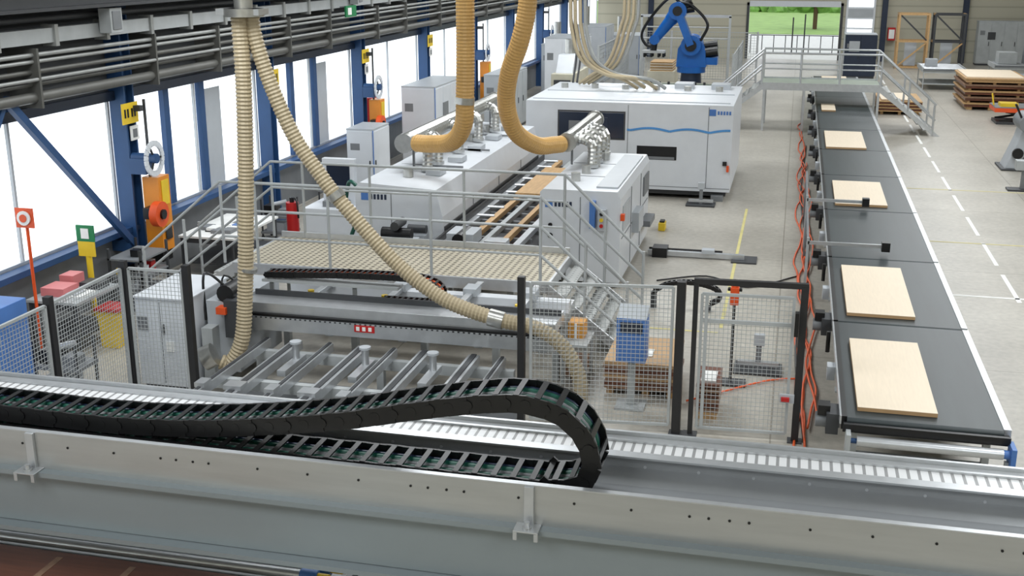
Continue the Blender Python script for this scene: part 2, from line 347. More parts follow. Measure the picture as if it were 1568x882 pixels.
for (x,y) in((-2.05,28.2),(-.25,16.6)):
    b=B('sensor_pedestal');b.box(x-.35,x+.35,y-.25,y+.25,0,.04,DGREY).bar((x,y,.04),(x,y,.5),.08,.08,MGREY).box(x-.3,x+.3,y-.05,y+.05,.08,.14,ALU).box(x-.08,x+.08,y-.06,y+.06,.4,.56,WHITE2);b.done()

def logo(b,x,y,z,s=.14):
    b.box(x,x+s,y-.005,y,z,z+s,CBLUE)
    for i in range(5): b.box(x+s*1.25+i*s*.5,x+s*1.25+i*s*.5+s*.32,y-.005,y,z+.02,z+s-.02,NAVY)
b=B('edge_banding_machine_hood')
x0,x1,y0,y1=-4.42,-2.92,20.4,24.6
b.prism([(x0,.1),(x1,.1),(x1,1.68),(x1-.06,1.82),(x0+.06,1.82),(x0,1.76)],'y',y0,y1,WHITE)
b.box(x0+.05,x1-.05,y0+.05,y1-.05,0,.1,DGREY)
for yy in(y0+1.4,y0+2.8): b.box(x1,x1+.012,yy,yy+.02,.15,1.66,MGREY);b.box(x0+.1,x1-.1,yy,yy+.02,1.82,1.828,MGREY)
b.box(x1,x1+.01,y0+.2,y1-.2,.9,.92,MGREY);b.box(x1,x1+.14,y0+1.6,y0+2.3,.7,1.1,WHITE2);b.box(x1,x1+.2,y0+3,y0+3.8,.5,.62,MGREY)
b.box(x1,x1+.015,y0+.3,y0+1.2,1.0,1.5,WHITE2);b.box(x1,x1+.03,y0+3.2,y0+4.0,1.1,1.5,MGREY)
b.box(x0+.75,x0+.765,y0-.01,y0,.15,1.7,MGREY);b.cyl((x0+.2,y0-.02,.95),(x0+.2,y0,.95),.05,BLACK);b.cyl((x0+.2,y0-.02,1.15),(x0+.2,y0,1.15),.04,BLACK)
logo(b,x0+.1,y0-.005,1.48);
b.box(x0+.95,x0+1.05,y0-.14,y0,1.15,1.65,CBLUE);b.box(x0+1.1,x0+1.25,y0-.1,y0,1.1,1.5,WHITE2)
for i,m in enumerate((RED,YEL,BLACK)): b.cyl((x0+1.17,y0-.13,1.2+.11*i),(x0+1.17,y0-.1,1.2+.11*i),.035,m,10)
for i in range(4): b.cyl((x0+.5+.06*i,y0+.9+i*.8,1.82),(x0+.5+.06*i,y0+.9+i*.8,1.98),.09,DUCT,12)
b.box(x1-.5,x1-.1,y0+.3,y1-.3,1.82,1.85,WHITE2)
b.box(x1+.01,x1+.08,y0-.05,y0+.06,1.3,1.42,ORED)
b.done(.02)
b=B('edge_banding_machine_hood')
x0,x1,y0,y1=-7.85,-6.15,19.9,28.2
b.prism([(x0,.1),(x1,.1),(x1,1.3),(x1-.12,1.8),(x0+.1,1.88),(x0,1.78)],'y',y0,y1,WHITE)
b.box(x0+.05,x1-.05,y0+.05,y1-.05,0,.1,DGREY)
for yy in(y0+2.1,y0+4.2,y0+6.3): b.box(x1,x1+.012,yy,yy+.02,.15,1.3,MGREY);b.box(x0+.2,x1-.2,yy,yy+.02,1.83,1.875,MGREY)
b.box(x1,x1+.02,y0+.1,y1-.1,1.02,1.1,DGREY)
logo(b,x0+.12,y0-.005,1.55);b.box(x0+.7,x0+.715,y0-.01,y0,.15,1.7,MGREY)
for i in range(5): 
    yy=y0+.9+i*1.5;b.cyl((x0+.75,yy,1.85),(x0+.75,yy,2.0),.1,DUCT,12)
    b.box(x0+1.0,x0+1.3,yy+.3,yy+.7,1.83,1.93,WHITE2)
b.box(x0+.9,x0+1.4,y0-.28,y0,.5,.95,WHITE2);b.cyl((x0+1.1,y0-.2,1.1),(x0+1.45,y0-.2,1.1),.08,DGREY)
b.done(.02)
b=B('infeed_control_desk');b.box(-9.55,-8.4,21.3,22.6,.1,1.0,WHITE).box(-9.5,-8.45,21.35,22.55,0,.1,DGREY).box(-9.3,-8.6,21.8,21.95,1.0,1.95,WHITE).box(-9.2,-8.7,21.78,21.8,1.4,1.85,GLASSD).box(-9.2,-8.7,21.5,21.78,1.0,1.12,MGREY)
b.box(-9.5,-8.45,21.285,21.3,.2,.5,DGREY);b.done(.015)
b=B('red_extinguisher');b.cyl((-10.1,22.0,0.3),(-10.1,22.0,.95),.13,RED,16);b.cyl((-10.1,22.0,.95),(-10.1,22.0,1.05),.05,BLACK,10);b.cyl((-10.1,22,0),(-10.1,22,.3),.14,BLACK,16);b.tube([(-10.1,22,1.05),(-9.95,21.9,1.0),(-9.9,21.85,.6)],.02,BLACK);b.done()

b=B('panel_transfer_track')
for x,m,w in((-6.0,ALU,.12),(-5.65,OAK,.12),(-5.35,LGREY,.1),(-5.0,OAK,.1),(-4.7,ALU,.12)):
    b.box(x-w/2,x+w/2,18.9,28.5,.82,.92,m)
for i in range(14):
    y=19.1+i*.7;b.box(-6.05,-4.6,y,y+.07,.74,.82,MGREY)
for i in range(12): b.cyl((-6.0,19.4+i*.8,.93),(-5.65,19.4+i*.8,.93),.035,ALU,8)
for y in(19.3,22,25,28):
    for x in(-6.0,-4.7): b.bar((x,y,0),(x,y,.74),.12,.12,LGREY)
b.box(-6.1,-6.06,18.9,28.5,.86,1.04,BLACK);b.box(-5.25,-5.12,18.9,28.5,.5,.7,BROWN);b.box(-5.9,-4.8,19.5,28,.3,.34,DGREY)
b.done()
b=B('wood_panel_on_track');b.box(-5.75,-4.75,24.0,27.2,.93,.965,OAK);b.done()
b=B('carriage_motor_unit');b.box(-5.9,-5.4,19.3,19.9,.93,1.15,WHITE2).cyl((-5.65,19.2,1.05),(-5.65,19.9,1.05),.12,BLACK).box(-5.2,-4.8,19.3,19.6,.93,1.05,ALU);b.done(.01)
b=B('saw_unit');b.box(-6.9,-6.4,18.75,19.3,0,1.05,WHITE2).cyl((-7.0,19.0,1.17),(-6.45,19.0,1.17),.11,BLACK).cyl((-6.7,18.8,1.34),(-6.7,19.25,1.34),.08,DGREY).box(-6.6,-6.4,18.7,18.75,.5,.8,YEL);b.done(.01)

# ------------------------------------------------------------------ railings and platform
def rail(b,pts,top,m=LGREY,posts=True,r=.025,mids=(.33,.66)):
    P=[V(p) for p in pts]
    for a,c in zip(P,P[1:]):
        b.cyl(a+V((0,0,top)),c+V((0,0,top)),r,m,8)
        for f in mids: b.cyl(a+V((0,0,top*f)),c+V((0,0,top*f)),r*.75,m,8)
    if posts:
        for a in P: b.cyl(a,a+V((0,0,top)),r,m,8)
def stairs(b,xt,xb,y0,y1,zt,m,n=6,thick=.035):
    for i in range(1,n):
        f=i/n;x=xt+(xb-xt)*f;z=zt*(1-f);w=abs(xb-xt)/n
        b.box(x-w*.55,x+w*.55,y0+.04,y1-.04,z-thick,z,TREAD)
    for y in(y0,y1):
        b.prism([(xt,zt),(xt,zt-.22),(xb,-.0),(xb+(.2 if xb>xt else -.2),0)],'y',y-.02,y+.02,m)
b=B('crossover_platform')
X0,X1,Y0,Y1,ZD,RT=-8.75,-3.5,16.7,18.55,1.1,1.35
b.box(X0,X1,Y0,Y1,ZD-.04,ZD,DECKM)
b.box(X0,X1,Y0-.05,Y0,ZD-.16,ZD+.02,ALU).box(X0,X1,Y1,Y1+.05,ZD-.16,ZD+.1,ALU).box(X1,X1+.04,Y0,Y1,ZD-.16,ZD,ALU).box(X0-.04,X0,Y0,Y1,ZD-.16,ZD,ALU)
for x in(X0+.1,-7.2,-5.6,X1-.1):
    for y in(Y0,Y1): b.bar((x,y,0),(x,y,ZD-.04),.07,.07,LGREY)
    b.box(x-.03,x+.03,Y0,Y1,ZD-.14,ZD-.04,LGREY)
xs=[-8.3,-7.05,-5.35,-3.6]
rail(b,[(x,Y0-.02,ZD) for x in xs],RT);rail(b,[(x,Y1+.02,ZD) for x in xs],RT)
stairs(b,X1,-2.3,Y0,Y1,ZD,ALU);stairs(b,X0,-10.3,Y0,Y1,ZD,ALU)
for y in(Y0-.02,Y1+.02):
    for top in(RT,RT*.66,RT*.33):
        b.cyl((-3.6,y,ZD+top),(-2.25,y,top*.86),.025,LGREY,8)
        b.cyl((-8.3,y,ZD+top),(-8.9,y,ZD+top),.022,LGREY,8);b.cyl((-8.9,y,ZD+top),(-10.4,y,top*.9),.022,LGREY,8)
    for x,z in((-2.25,0),(-2.9,.55)): b.cyl((x,y,z),(x,y,z+RT*.9),.025,LGREY,8)
    for x,z in((-10.38,0),(-9.6,.5),(-8.9,ZD)): b.cyl((x,y,z),(x,y,z+RT*.95),.025,LGREY,8)
b.done()

b=B('crossover_bridge')
X0,X1,Y0,Y1,ZD,RT=-1.1,2.85,41.2,43.2,1.62,1.05
b.box(X0,X1,Y0,Y1,ZD-.04,ZD,GRATE).box(X0,X1,Y0-.05,Y0,ZD-.2,ZD+.05,ALU).box(X0,X1,Y1,Y1+.05,ZD-.2,ZD+.05,ALU)
for x in(X0+.1,0.35,X1-.05):
    for y in(Y0,Y1): b.bar((x,y,0),(x,y,ZD),.08,.08,ALU)
rail(b,[(x,Y0,ZD) for x in(X0,.2,1.5,X1)],RT,ALU,r=.035,mids=(.5,));rail(b,[(x,Y1,ZD) for x in(X0,.2,1.5,X1)],RT,ALU,r=.035,mids=(.5,))
stairs(b,X1,4.7,Y0,Y1,ZD,ALU,8);stairs(b,X0,-2.9,Y0,Y1,ZD,ALU,8)
for y in(Y0,Y1):
    for top in(RT,RT*.5):
        b.cyl((X1,y,ZD+top),(4.7,y,top),.035,ALU,8);b.cyl((X0,y,ZD+top),(-2.9,y,top),.035,ALU,8)
    for x,z in((4.65,0),(3.8,.8),(-2.85,0),(-2.0,.8)): b.cyl((x,y,z),(x,y,z+RT),.035,ALU,8)
b.done()

# ------------------------------------------------------------------ middle gantry
def echain(b,pts,w,h,pitch,side,bars,cables=(),W=V((0,1,0)),barw=.4):
    P=path(pts,pitch)
    for k in range(len(P)-1):
        T=(P[k+1]-P[k]).normalized();N=W.cross(T).normalized();c=(P[k]+P[k+1])/2
        o=.006 if k%2 else 0
        for sg in(-1,1):
            b.obox(c+W*sg*(w/2-o),T,W,N,pitch*1.12,.022,h,side)
            b.cyl(P[k]+W*sg*(w/2+.008),P[k]+W*sg*(w/2+.014),h*.3,side,10)
        for sg in(-1,1): b.obox(c+N*sg*h*.47,T,W,N,pitch*barw,w,.014,bars)
    for off,r,m in cables: b.tube([p+W*off*w for p in P[::2]],r,m,6,.08)
b=B('panel_feed_gantry')
b.box(-7.45,-2.9,14.35,14.5,.82,1.02,ALU)
b.box(-7.45,-2.9,14.36,14.5,1.02,1.06,BLACK)
b.box(-7.45,-2.9,14.42,14.8,1.06,1.2,ALU)
b.box(-7.45,-2.9,14.8,14.84,1.0,1.28,DGREY)
b.box(-7.4,-3.0,15.3,15.55,.9,1.05,ALU)
b.box(-7.4,-3.0,15.9,16.1,.9,1.06,WHITE)
b.box(-7.2,-3.2,16.25,16.4,.7,.8,OAK)
b.box(-5.75,-5.45,14.34,14.35,.9,1.0,RED)
for i in range(3): b.box(-5.72+i*.09,-5.67+i*.09,14.335,14.34,.92,.98,PAPER)
for x in(-7.3,-6.2,-5.1,-4.0,-3.1):
    b.box(x-.06,x+.06,14.5,16.6,.75,.9,ALU);b.bar((x,15.5,0),(x,15.5,.8),.1,.1,LGREY)
for x in(-6.75,-5.6,-4.5,-3.6):
    b.box(x-.05,x+.05,14.9,16.5,1.06,1.12,ALU);b.box(x-.1,x+.1,15.85,16.15,1.06,1.18,WHITE2);b.cyl((x,15.2,1.12),(x,15.2,1.2),.05,YEL,8)
for i in range(60): b.box(-7.4+i*.075,-7.4+i*.075+.03,14.345,14.352,1.0,1.02,DGREY)
b.box(-7.92,-7.45,14.2,15.6,.2,1.25,WHITE2);b.box(-7.92,-7.75,14.0,15.8,0,.9,LGREY);b.cyl((-7.75,13.7,.55),(-7.6,13.75,.62),.17,DUCT,20)
b.cyl((-7.62,14.2,1.36),(-7.62,14.8,1.36),.13,BLACK,14);b.box(-7.6,-7.3,14.1,14.3,.75,1.3,DGREY);b.box(-7.7,-7.55,14.05,14.2,1.1,1.2,ORED)
b.tube([(-7.6,14.3,1.4),(-7.85,14.2,1.65),(-8.0,14.3,1.5),(-7.94,14.2,.9)],.02,BLACK)
b.tube([(-7.5,14.6,1.3),(-7.75,14.5,1.55),(-7.9,14.6,1.3)],.015,BLACK)
b.done(.005)
b=B('support_rail_bed')
for x in(-7.05,-6.6,-6.1,-5.6,-5.15,-4.7,-4.0,-3.6):
    w=.08 if x in(-6.6,-5.6,-4.7,-4.0) else .045
    b.box(x-w,x+w,11.6,14.3,.6,.72,ALU);b.box(x-w*.45,x+w*.45,11.6,14.3,.72,.735,DGREY)
    b.box(x-w*1.5,x+w*1.5,12.3,12.5,.72,.78,ALU)
for y in(11.8,13.0,14.15): b.box(-7.2,-3.4,y-.05,y+.05,.46,.6,LGREY)
for x in(-7.1,-5.3,-3.5):
    for y in(11.8,14.15): b.bar((x,y,0),(x,y,.46),.1,.1,LGREY)
for x in(-6.35,-5.35,-4.4):
    b.box(x-.06,x+.06,13.2,13.9,.6,.68,ALU)
    for y in(13.7,): b.cyl((x,y,.68),(x,y,.9),.05,ALU,10);b.cyl((x,y,.9),(x,y,.93),.08,WHITE2,14)
b.box(-7.2,-3.3,11.5,14.4,.02,.05,MGREY)
b.done()
b=B('energy_chain_small')
y=15.05
echain(b,[(-7.35,y,1.46),(-6.6,y,1.5),(-6.0,y,1.53),(-5.2,y,1.54),(-4.85,y,1.5),(-4.68,y,1.38),(-4.72,y,1.24),(-4.9,y,1.18),(-5.3,y,1.17),(-5.65,y,1.17)],.2,.085,.085,BLACK,BLACK,[(.2,.02,ORC),(-.2,.02,MGREY)])
b.box(-7.4,-5.3,14.93,15.17,1.36,1.4,LGREY);b.bar((-7.3,15.05,1.0),(-7.3,15.05,1.36),.05,.05,LGREY);b.bar((-6.0,15.05,1.12),(-6.0,15.05,1.36),.05,.05,LGREY)
b.done()
b=B('energy_chain_small');echain(b,[(-2.15,19.4,.3),(-1.9,19.4,.45),(-1.5,19.4,.5),(-1.1,19.4,.42),(-1.0,19.4,.25),(-1.2,19.4,.12)],.12,.07,.08,BLACK,BLACK);b.bar((-1.2,19.4,0),(-1.2,19.4,.1),.1,.1,DGREY);b.bar((-2.15,19.4,0),(-2.15,19.4,.28),.1,.1,DGREY);b.done()

# ------------------------------------------------------------------ foreground transverse gantry beam
b=B('foreground_gantry_beam')
XA,XB=-9.5,6.5
b.box(XA,XB,7.2,7.215,2.10,2.40,STEEL)
b.box(XA,XB,7.195,7.245,2.40,2.41,ALU)
b.box(XA,XB,7.12,7.5,2.06,2.10,BEAM)
b.box(XA,XB,7.2,7.23,1.62,2.06,BEAM)
b.box(XA,XB,7.1,7.5,1.575,1.615,BEAM)
b.box(XA,XB,7.215,7.95,2.17,2.19,TROUGH)
b.box(XA,XB,7.95,7.97,2.17,2.36,TROUGH)
b.prism([(7.8,2.19),(7.95,2.19),(7.95,2.27)],'x',XA,XB,TROUGH)
SLOT=stripes_mat('slotted_strip',(226,227,228),0,13,.4,.4,.2,.7)
b.box(XA,XB,7.9,8.0,2.36,2.375,ALU).box(XA,XB,8.0,8.17,2.36,2.372,SLOT).box(XA,XB,8.17,8.26,2.36,2.39,ALU)
b.box(XA,XB,8.26,8.29,1.7,2.42,ALU)
b.box(XA,XB,7.3,8.28,1.62,1.7,BEAM)
for k in range(40):
    x=XA+.2+k*.4
    b.cyl((x,7.199,2.3),(x,7.195,2.3),.010,BLACK,8)
    if k%5==2:
        for d in(-.07,.07): b.cyl((x+.2+d,7.199,2.3),(x+.2+d,7.195,2.3),.010,BLACK,8)
    b.cyl((x,7.95,2.28),(x,7.945,2.28),.012,ALU,8)
b.done()
b=B('gantry_support_leg')
for x in(-9.3,6.3):
    b.box(x-.12,x+.12,7.4,8.1,0,1.575,BEAM);b.box(x-.25,x+.25,7.2,8.3,0,.04,BEAM)
b.done()
for x in(-5.62,-1.62,2.38):
    b=B('clamp_bracket')
    b.box(x-.035,x+.035,7.17,7.199,2.10,2.40,ALU)
    b.box(x-.09,x+.09,7.06,7.199,2.10,2.112,ALU);b.box(x-.09,x-.06,7.06,7.08,2.04,2.1,ALU).box(x+.06,x+.09,7.06,7.08,2.04,2.1,ALU)
    b.cyl((x,7.12,2.112),(x,7.12,2.16),.022,ALU,6);b.cyl((x,7.12,2.112),(x,7.12,2.125),.035,STEEL,12)
    b.done(.003)
b=B('energy_chain')
yc=7.6
ptsC=[(-9.2,yc,2.44),(-7.5,yc,2.44),(-6.2,yc,2.43),(-5.2,yc,2.42),(-4.5,yc,2.45),(-3.8,yc,2.53),(-3.1,yc,2.65),(-2.5,yc,2.79),(-2.0,yc,2.89),(-1.68,yc,2.91),(-1.4,yc,2.82),(-1.25,yc,2.63),(-1.22,yc,2.44),(-1.32,yc,2.32),(-1.6,yc,2.275),(-2.2,yc,2.27),(-9.0,yc,2.27)]
echain(b,ptsC,.34,.135,.145,BLACK,BLACK,[(-.34,.026,MGREY),(-.16,.03,TEAL),(.04,.022,MGREY),(.2,.032,TEAL),(.37,.024,NAVY)],barw=.3)
b.done()

b=B('laminate_board_stack');b.box(-8.2,-4.15,5.2,7.78,.96,1.0,BROWN).box(-8.2,-4.15,5.2,7.78,.905,.955,CARD)
for i in range(6): b.box(-8+i*.7,-7.94+i*.7,5.3,7.7,1.0,1.002,CARD)
b.done()
b=B('roller_table')
b.box(-8.4,-3.4,5.0,8.4,.78,.9,LGREY)
for i,y in enumerate((7.95,8.1,8.25)):
    b.cyl((-8.3,y,.98),(-3.75+.06*i,y,.98),.045,ALU,14);b.cyl((-3.75+.06*i,y,.98),(-3.6+.06*i,y,.98),.055,CBLUE,12);b.cyl((-3.6+.06*i,y,.98),(-3.5+.06*i,y,.98),.035,YEL,10)
for x in(-8.2,-5.8,-3.6):
    for y in(5.2,8.2): b.bar((x,y,0),(x,y,.78),.12,.12,LGREY)
b.box(-3.4,-2.9,6.6,8.3,.4,.92,DGREY)
for i in range(5): b.box(-3.38+i*.1,-3.33+i*.1,7.2,8.3,.92,.98,MGREY)
b.box(-3.4,-2.9,6.6,8.3,0,.4,BLACK)
b.done()

# ------------------------------------------------------------------ safety fence
def mesh_panel(b,p,q,z0,z1,frame=LGREY,wire=LGREY,pitch=.055,wr=.0028):
    p=V(p);q=V(q);L=(q-p).length;T=(q-p).normalized()
    up=V((0,0,1));f=.035
    for z in(z0,z1): b.bar(p+up*z,q+up*z,f,f,frame)
    for e in(p,q): b.bar(e+up*z0,e+up*z1,f,f,frame)
    n=int(L/pitch)
    for i in range(1,n): c=p+T*L*i/n;b.bar(c+up*z0,c+up*z1,wr*2,wr*2,wire)
    n=int((z1-z0)/pitch)
    for i in range(1,n): z=z0+(z1-z0)*i/n;b.bar(p+up*z,q+up*z,wr*2,wr*2,wire)
def fpost(b,x,y,h=2.05,w=.075,m=FPOST):
    b.box(x-w/2,x+w/2,y-w/2,y+w/2,0,h,m);b.box(x-.09,x+.09,y-.09,y+.09,0,.012,DGREY)
b=B('safety_fence')
for (x,y) in((-8.5,9.9),(-8.5,11.5),(-8.55,13.2),(-7.62,13.2)): fpost(b,x,y,w=.09)
mesh_panel(b,(-8.5,9.98,0),(-8.5,11.42,0),.12,1.95);mesh_panel(b,(-8.5,11.58,0),(-8.55,13.12,0),.12,1.95);mesh_panel(b,(-8.47,13.2,0),(-7.7,13.2,0),.12,1.95)
b.done()
b=B('safety_fence')
fpost(b,-3.2,13.7,w=.09);fpost(b,-1.2,13.95,w=.11)
mesh_panel(b,(-3.08,13.72,0),(-1.3,13.93,0),.12,1.97);b.done()
b=B('fence_gate')
fpost(b,-1.02,13.97,h=2.03,w=.06);fpost(b,.3,14.05,h=2.05,w=.09);b.bar((-1.05,13.98,2.06),(.34,14.05,2.06),.07,.07,FPOST)
mesh_panel(b,(-.94,13.98,0),(.18,14.04,0),.1,1.9);b.bar((-.94,13.98,1.55),(.18,14.04,1.55),.04,.05,LGREY)
b.bar((-.88,13.98,.1),(-.88,13.98,1.9),.04,.05,LGREY);b.box(.08,.26,13.94,13.98,.55,.66,WHITE2);b.box(.1,.2,13.9,13.94,.58,.63,RED);b.box(.2,.25,13.88,13.99,1.45,1.75,BLACK)
b.done()

b=B('blue_control_box');b.box(-2.1,-1.7,14.6,14.9,.68,1.3,CBLUE);b.prism([(14.6,1.3),(14.9,1.3),(14.9,1.42)],'x',-2.1,-1.7,WHITE2);b.bar((-1.9,14.75,0),(-1.9,14.75,.68),.1,.1,LGREY).box(-2.1,-1.7,14.55,14.95,0,.03,LGREY).box(-2.05,-1.75,14.59,14.6,1.1,1.25,GLASSD);b.done(.01)
b=B('board_stack')
for i in range(8): b.box(-2.35+random.random()*.04,-1.35+random.random()*.04,15.1,16.3,.1+i*.05,.145+i*.05,[CARD,BROWN,CARD,WOODE][i%4])
for x in(-2.3,-1.8,-1.45): b.box(x,x+.1,15.15,16.25,0,.1,OAK)
b.box(-2.0,-1.7,15.4,15.7,.5,.515,PAPER);b.done()
b=B('cardboard_box');b.box(-2.95,-2.72,15.6,15.9,.62,.85,mat('card_orange',(205,145,60)));b.box(-3.0,-2.62,15.3,15.95,.59,.62,LGREY)
b.box(-2.85,-2.82,15.595,15.6,.62,.85,PAPER)
for x in(-2.97,-2.65):
    for y in(15.35,15.9): b.bar((x,y,0),(x,y,.59),.04,.04,LGREY)
b.box(-2.95,-2.68,15.4,15.9,.1,.3,CARD)
b.done()
b=B('board_stack');b.box(-1.0,-.72,14.5,15.2,.0,.1,OAK)
for i in range(6): b.box(-1.0,-.7,14.5,15.2,.1+i*.07,.15+i*.07,[CARD,BROWN][i%2])
b.box(-.95,-.75,14.6,15.0,.5,.52,PAPER);b.done()
b=B('clamp_stand');b.bar((-.62,15.95,.03),(-.62,15.95,1.25),.04,.04,BLACK).box(-.85,-.4,15.8,16.1,0,.03,DGREY).box(-.68,-.56,15.88,16.0,1.2,1.45,ORED).cyl((-.62,15.94,1.45),(-.62,15.94,1.55),.05,ORED,10).box(-.72,-.52,15.9,15.98,1.4,1.44,BLACK);b.done(.006)

# ------------------------------------------------------------------ belt conveyor line
ys=[12.75,16.45,20.2,24.2,28.2,32.0,35.9,39.7,44.2,48.0,51.6]
for i,(a,c) in enumerate(zip(ys,ys[1:])):
    b=B('belt_conveyor');a+=.05;c-=.03
    b.box(.84,2.52,a,c,.84,.895,BELT);b.cyl((.84,a,.85),(2.52,a,.85),.045,BELT,12)
    b.box(.78,.84,a,c,.74,.9,BLACK).box(2.52,2.6,a,c,.74,.905,ALU).box(.76,.78,a,c,.8,.9,ALU)
    b.box(.8,2.58,a-.03,a+.0,.72,.84,BLACK)
    for y in(a+.35,c-.4):
        for x in(.95,2.42): b.bar((x,y,0),(x,y,.8),.08,.08,LGREY);b.box(x-.1,x+.1,y-.1,y+.1,0,.02,LGREY)
        b.box(.95,2.42,y-.03,y+.03,.25,.33,LGREY)
    b.box(.95,2.42,a+.2,c-.3,.62,.72,MGREY)
    b.cyl((.5,a+.3,.72),(.78,a+.3,.72),.09,MGREY,14);b.box(.62,.76,a+.15,a+.5,.6,.85,DGREY);b.box(.52,.66,a+.22,a+.4,.8,.92,BLACK)
    b.box(.66,.76,(a+c)/2,(a+c)/2+.2,.66,.84,WHITE2);b.cyl((.7,c-.5,.6),(.7,c-.5,.9),.03,BLACK,8)
    b.done()
b=B('conveyor_front_roller');b.cyl((.95,12.58,.7),(2.5,12.58,.7),.06,ALU,16);b.cyl((.88,12.58,.7),(.95,12.58,.7),.03,BLUE,10);b.cyl((2.5,12.58,.7),(2.57,12.58,.7),.05,CBLUE,10)
b.box(.8,2.58,12.66,12.72,.78,.86,BLACK);b.box(2.57,2.62,12.48,12.74,.5,.8,CBLUE);b.box(.83,.88,12.48,12.74,.5,.8,LGREY);b.bar((.86,12.62,0),(.86,12.62,.6),.06,.06,LGREY).bar((2.56,12.62,0),(2.56,12.62,.6),.06,.06,LGREY);b.done()
for (x0,x1,y0,y1) in((.96,1.84,13.0,15.55),(.97,1.92,16.75,19.5),(1.0,2.05,24.6,27.2),(.95,2.0,32.1,35.1),(.95,1.4,39.9,41.6),(1.1,2.1,48.2,51.2)):
    b=B('wood_panel');b.box(x0,x1,y0,y1,.9,.945,WOODE).box(x0,x1,y0,y1,.945,.95,WOOD);b.done()
for y,xa in((20.5,1.75),(24.3,1.6)):
    b=B('sensor_gate');x=.42;b.bar((x,y,0),(x,y,1.15),.05,.05,LGREY);b.bar((x,y,1.06),(xa,y,1.06),.05,.06,ALU);b.box(xa-.08,xa+.06,y-.08,y+.08,.98,1.14,BLACK);b.bar((x,y+3,0),(x,y+3,1.1),.04,.04,MGREY);b.bar((x,y,1.1),(x,y+3,1.1),.04,.04,MGREY);b.done()
b=B('orange_cables')
for j in range(5):
    pts=[];y=13.2+j*.4
    while y<44-j*3:
        pts.append((.33+.05*j+.07*math.sin(y*1.3+j*2)+random.uniform(-.04,.04),y,.02+.01*j));y+=.7
    b.tube(pts,.016,ORC,6,.12)
b.tube([(.35,16.3,.03),(-.1,16.1,.03),(-.8,15.4,.03),(-1.2,15.0,.03)],.014,ORC,6,.1)
b.done()
b=B('black_floor_cables')
b.tube([(.42,14,.02),(.3,18,.02),(.5,23,.02),(.35,30,.02),(.5,38,.02)],.02,BLACK,6,.2)
b.tube([(.3,22.0,.02),(-.6,21.0,.02),(-1.4,21.6,.02),(-2.4,21,.02)],.015,BLACK,6,.15);b.done()
b=B('linear_guide_rail');b.box(-2.7,-.75,22.95,23.07,.03,.12,ALU);b.box(-1.0,-.5,22.75,23.3,0,.03,DGREY);b.box(-2.6,-2.3,22.85,23.2,.0,.2,BLACK);b.box(-1.6,-1.35,22.9,23.1,.12,.2,WHITE2);b.cyl((-2.7,23.2,.1),(-1.2,23.2,.1),.03,BLACK,8);b.done()
b=B('yellow_floor_block');b.box(-2.75,-2.6,25.2,25.5,0,.18,YEL).box(-2.73,-2.62,25.25,25.45,.18,.22,BLACK);b.done(.01)
m=B('floor_marking_white')
for y in [16+i*2.6 for i in range(20)]: m.box(4.12,4.2,y,y+1.9,.001,.004,PAPER)
m.box(2.9,8.5,21.4,21.48,.001,.004,PAPER);m.done()
YLINE=mat('floor_yellow',(204,194,130),.6)
m=B('floor_marking_yellow');m.box(2.8,12,25.6,25.66,.001,.004,YLINE);m.box(-.95,-.89,18.5,28,.001,.004,YLINE);m.box(-2.4,-.95,18.2,18.26,.001,.004,YLINE);m.box(2.8,12,31.6,31.66,.001,.004,YLINE);m.done()

# ------------------------------------------------------------------ hoses and ducts
b=B('suction_hose_pair')
b.cyl((-6.98,14.05,5.25),(-6.98,14.05,ZC-.01),.12,DUCT,16);b.cyl((-6.98,14.05,5.2),(-6.98,14.05,5.3),.26,DUCT,18);b.box(-7.3,-6.7,13.9,14.2,5.22,5.3,STEEL)
b.tube([(-7.03,14.0,5.25),(-7.02,14.0,4.4),(-7.06,13.98,3.2),(-7.12,13.96,2.2),(-7.18,13.94,1.4),(-7.25,13.9,.8),(-7.42,13.85,.47),(-7.55,13.8,.5)],.105,HOSE,14,.026,.07)
b.tube([(-6.9,14.1,5.25),(-6.86,14.1,4.9),(-6.7,14.15,4.3),(-6.42,14.18,3.63),(-6.1,14.2,3.15),(-5.8,14.2,2.77),(-5.1,14.2,2.02),(-4.55,14.18,1.62),(-4.15,14.16,1.44),(-3.6,14.15,1.3),(-3.1,14.15,1.22),(-2.75,14.15,1.0),(-2.52,14.15,.6),(-2.5,14.15,.2),(-2.5,14.15,.02)],.1,HOSE,14,.026,.07)
for p,q in(((-3.75,14.15,1.33),(-3.55,14.15,1.29)),((-5.9,14.2,2.9),(-5.84,14.2,2.82)),((-7.1,13.96,1.85),(-7.11,13.96,1.8))): b.cyl(p,q,.118,DUCT,16)
b.done()
b=B('extraction_hose_amber')
b.cyl((-5.7,20,5.6),(-5.7,20,ZC-.01),.16,DUCT,16)
b.tube([(-5.7,20,5.7),(-5.7,20,4.5),(-5.72,20,3.5),(-5.8,20.15,2.98),(-6.1,20.45,2.62),(-6.6,20.8,2.5),(-7.0,21,2.47)],.165,HOSEO,16,.03,.03)
b.cyl((-5.72,20,3.5),(-5.73,20,3.38),.18,DUCT,16)
b.done()
b=B('extraction_hose_amber')
b.cyl((-4.55,20,5.7),(-4.55,20,ZC-.01),.16,DUCT,16)
b.tube([(-4.55,20,5.8),(-4.58,20,5.1),(-4.72,20.05,4.5),(-4.98,20.3,3.9),(-5.1,20.6,3.3),(-5.02,21,2.75),(-4.75,21.6,2.42),(-4.5,22.1,2.36),(-4.38,22.3,2.35)],.165,HOSEO,16,.03,.03)
b.done()
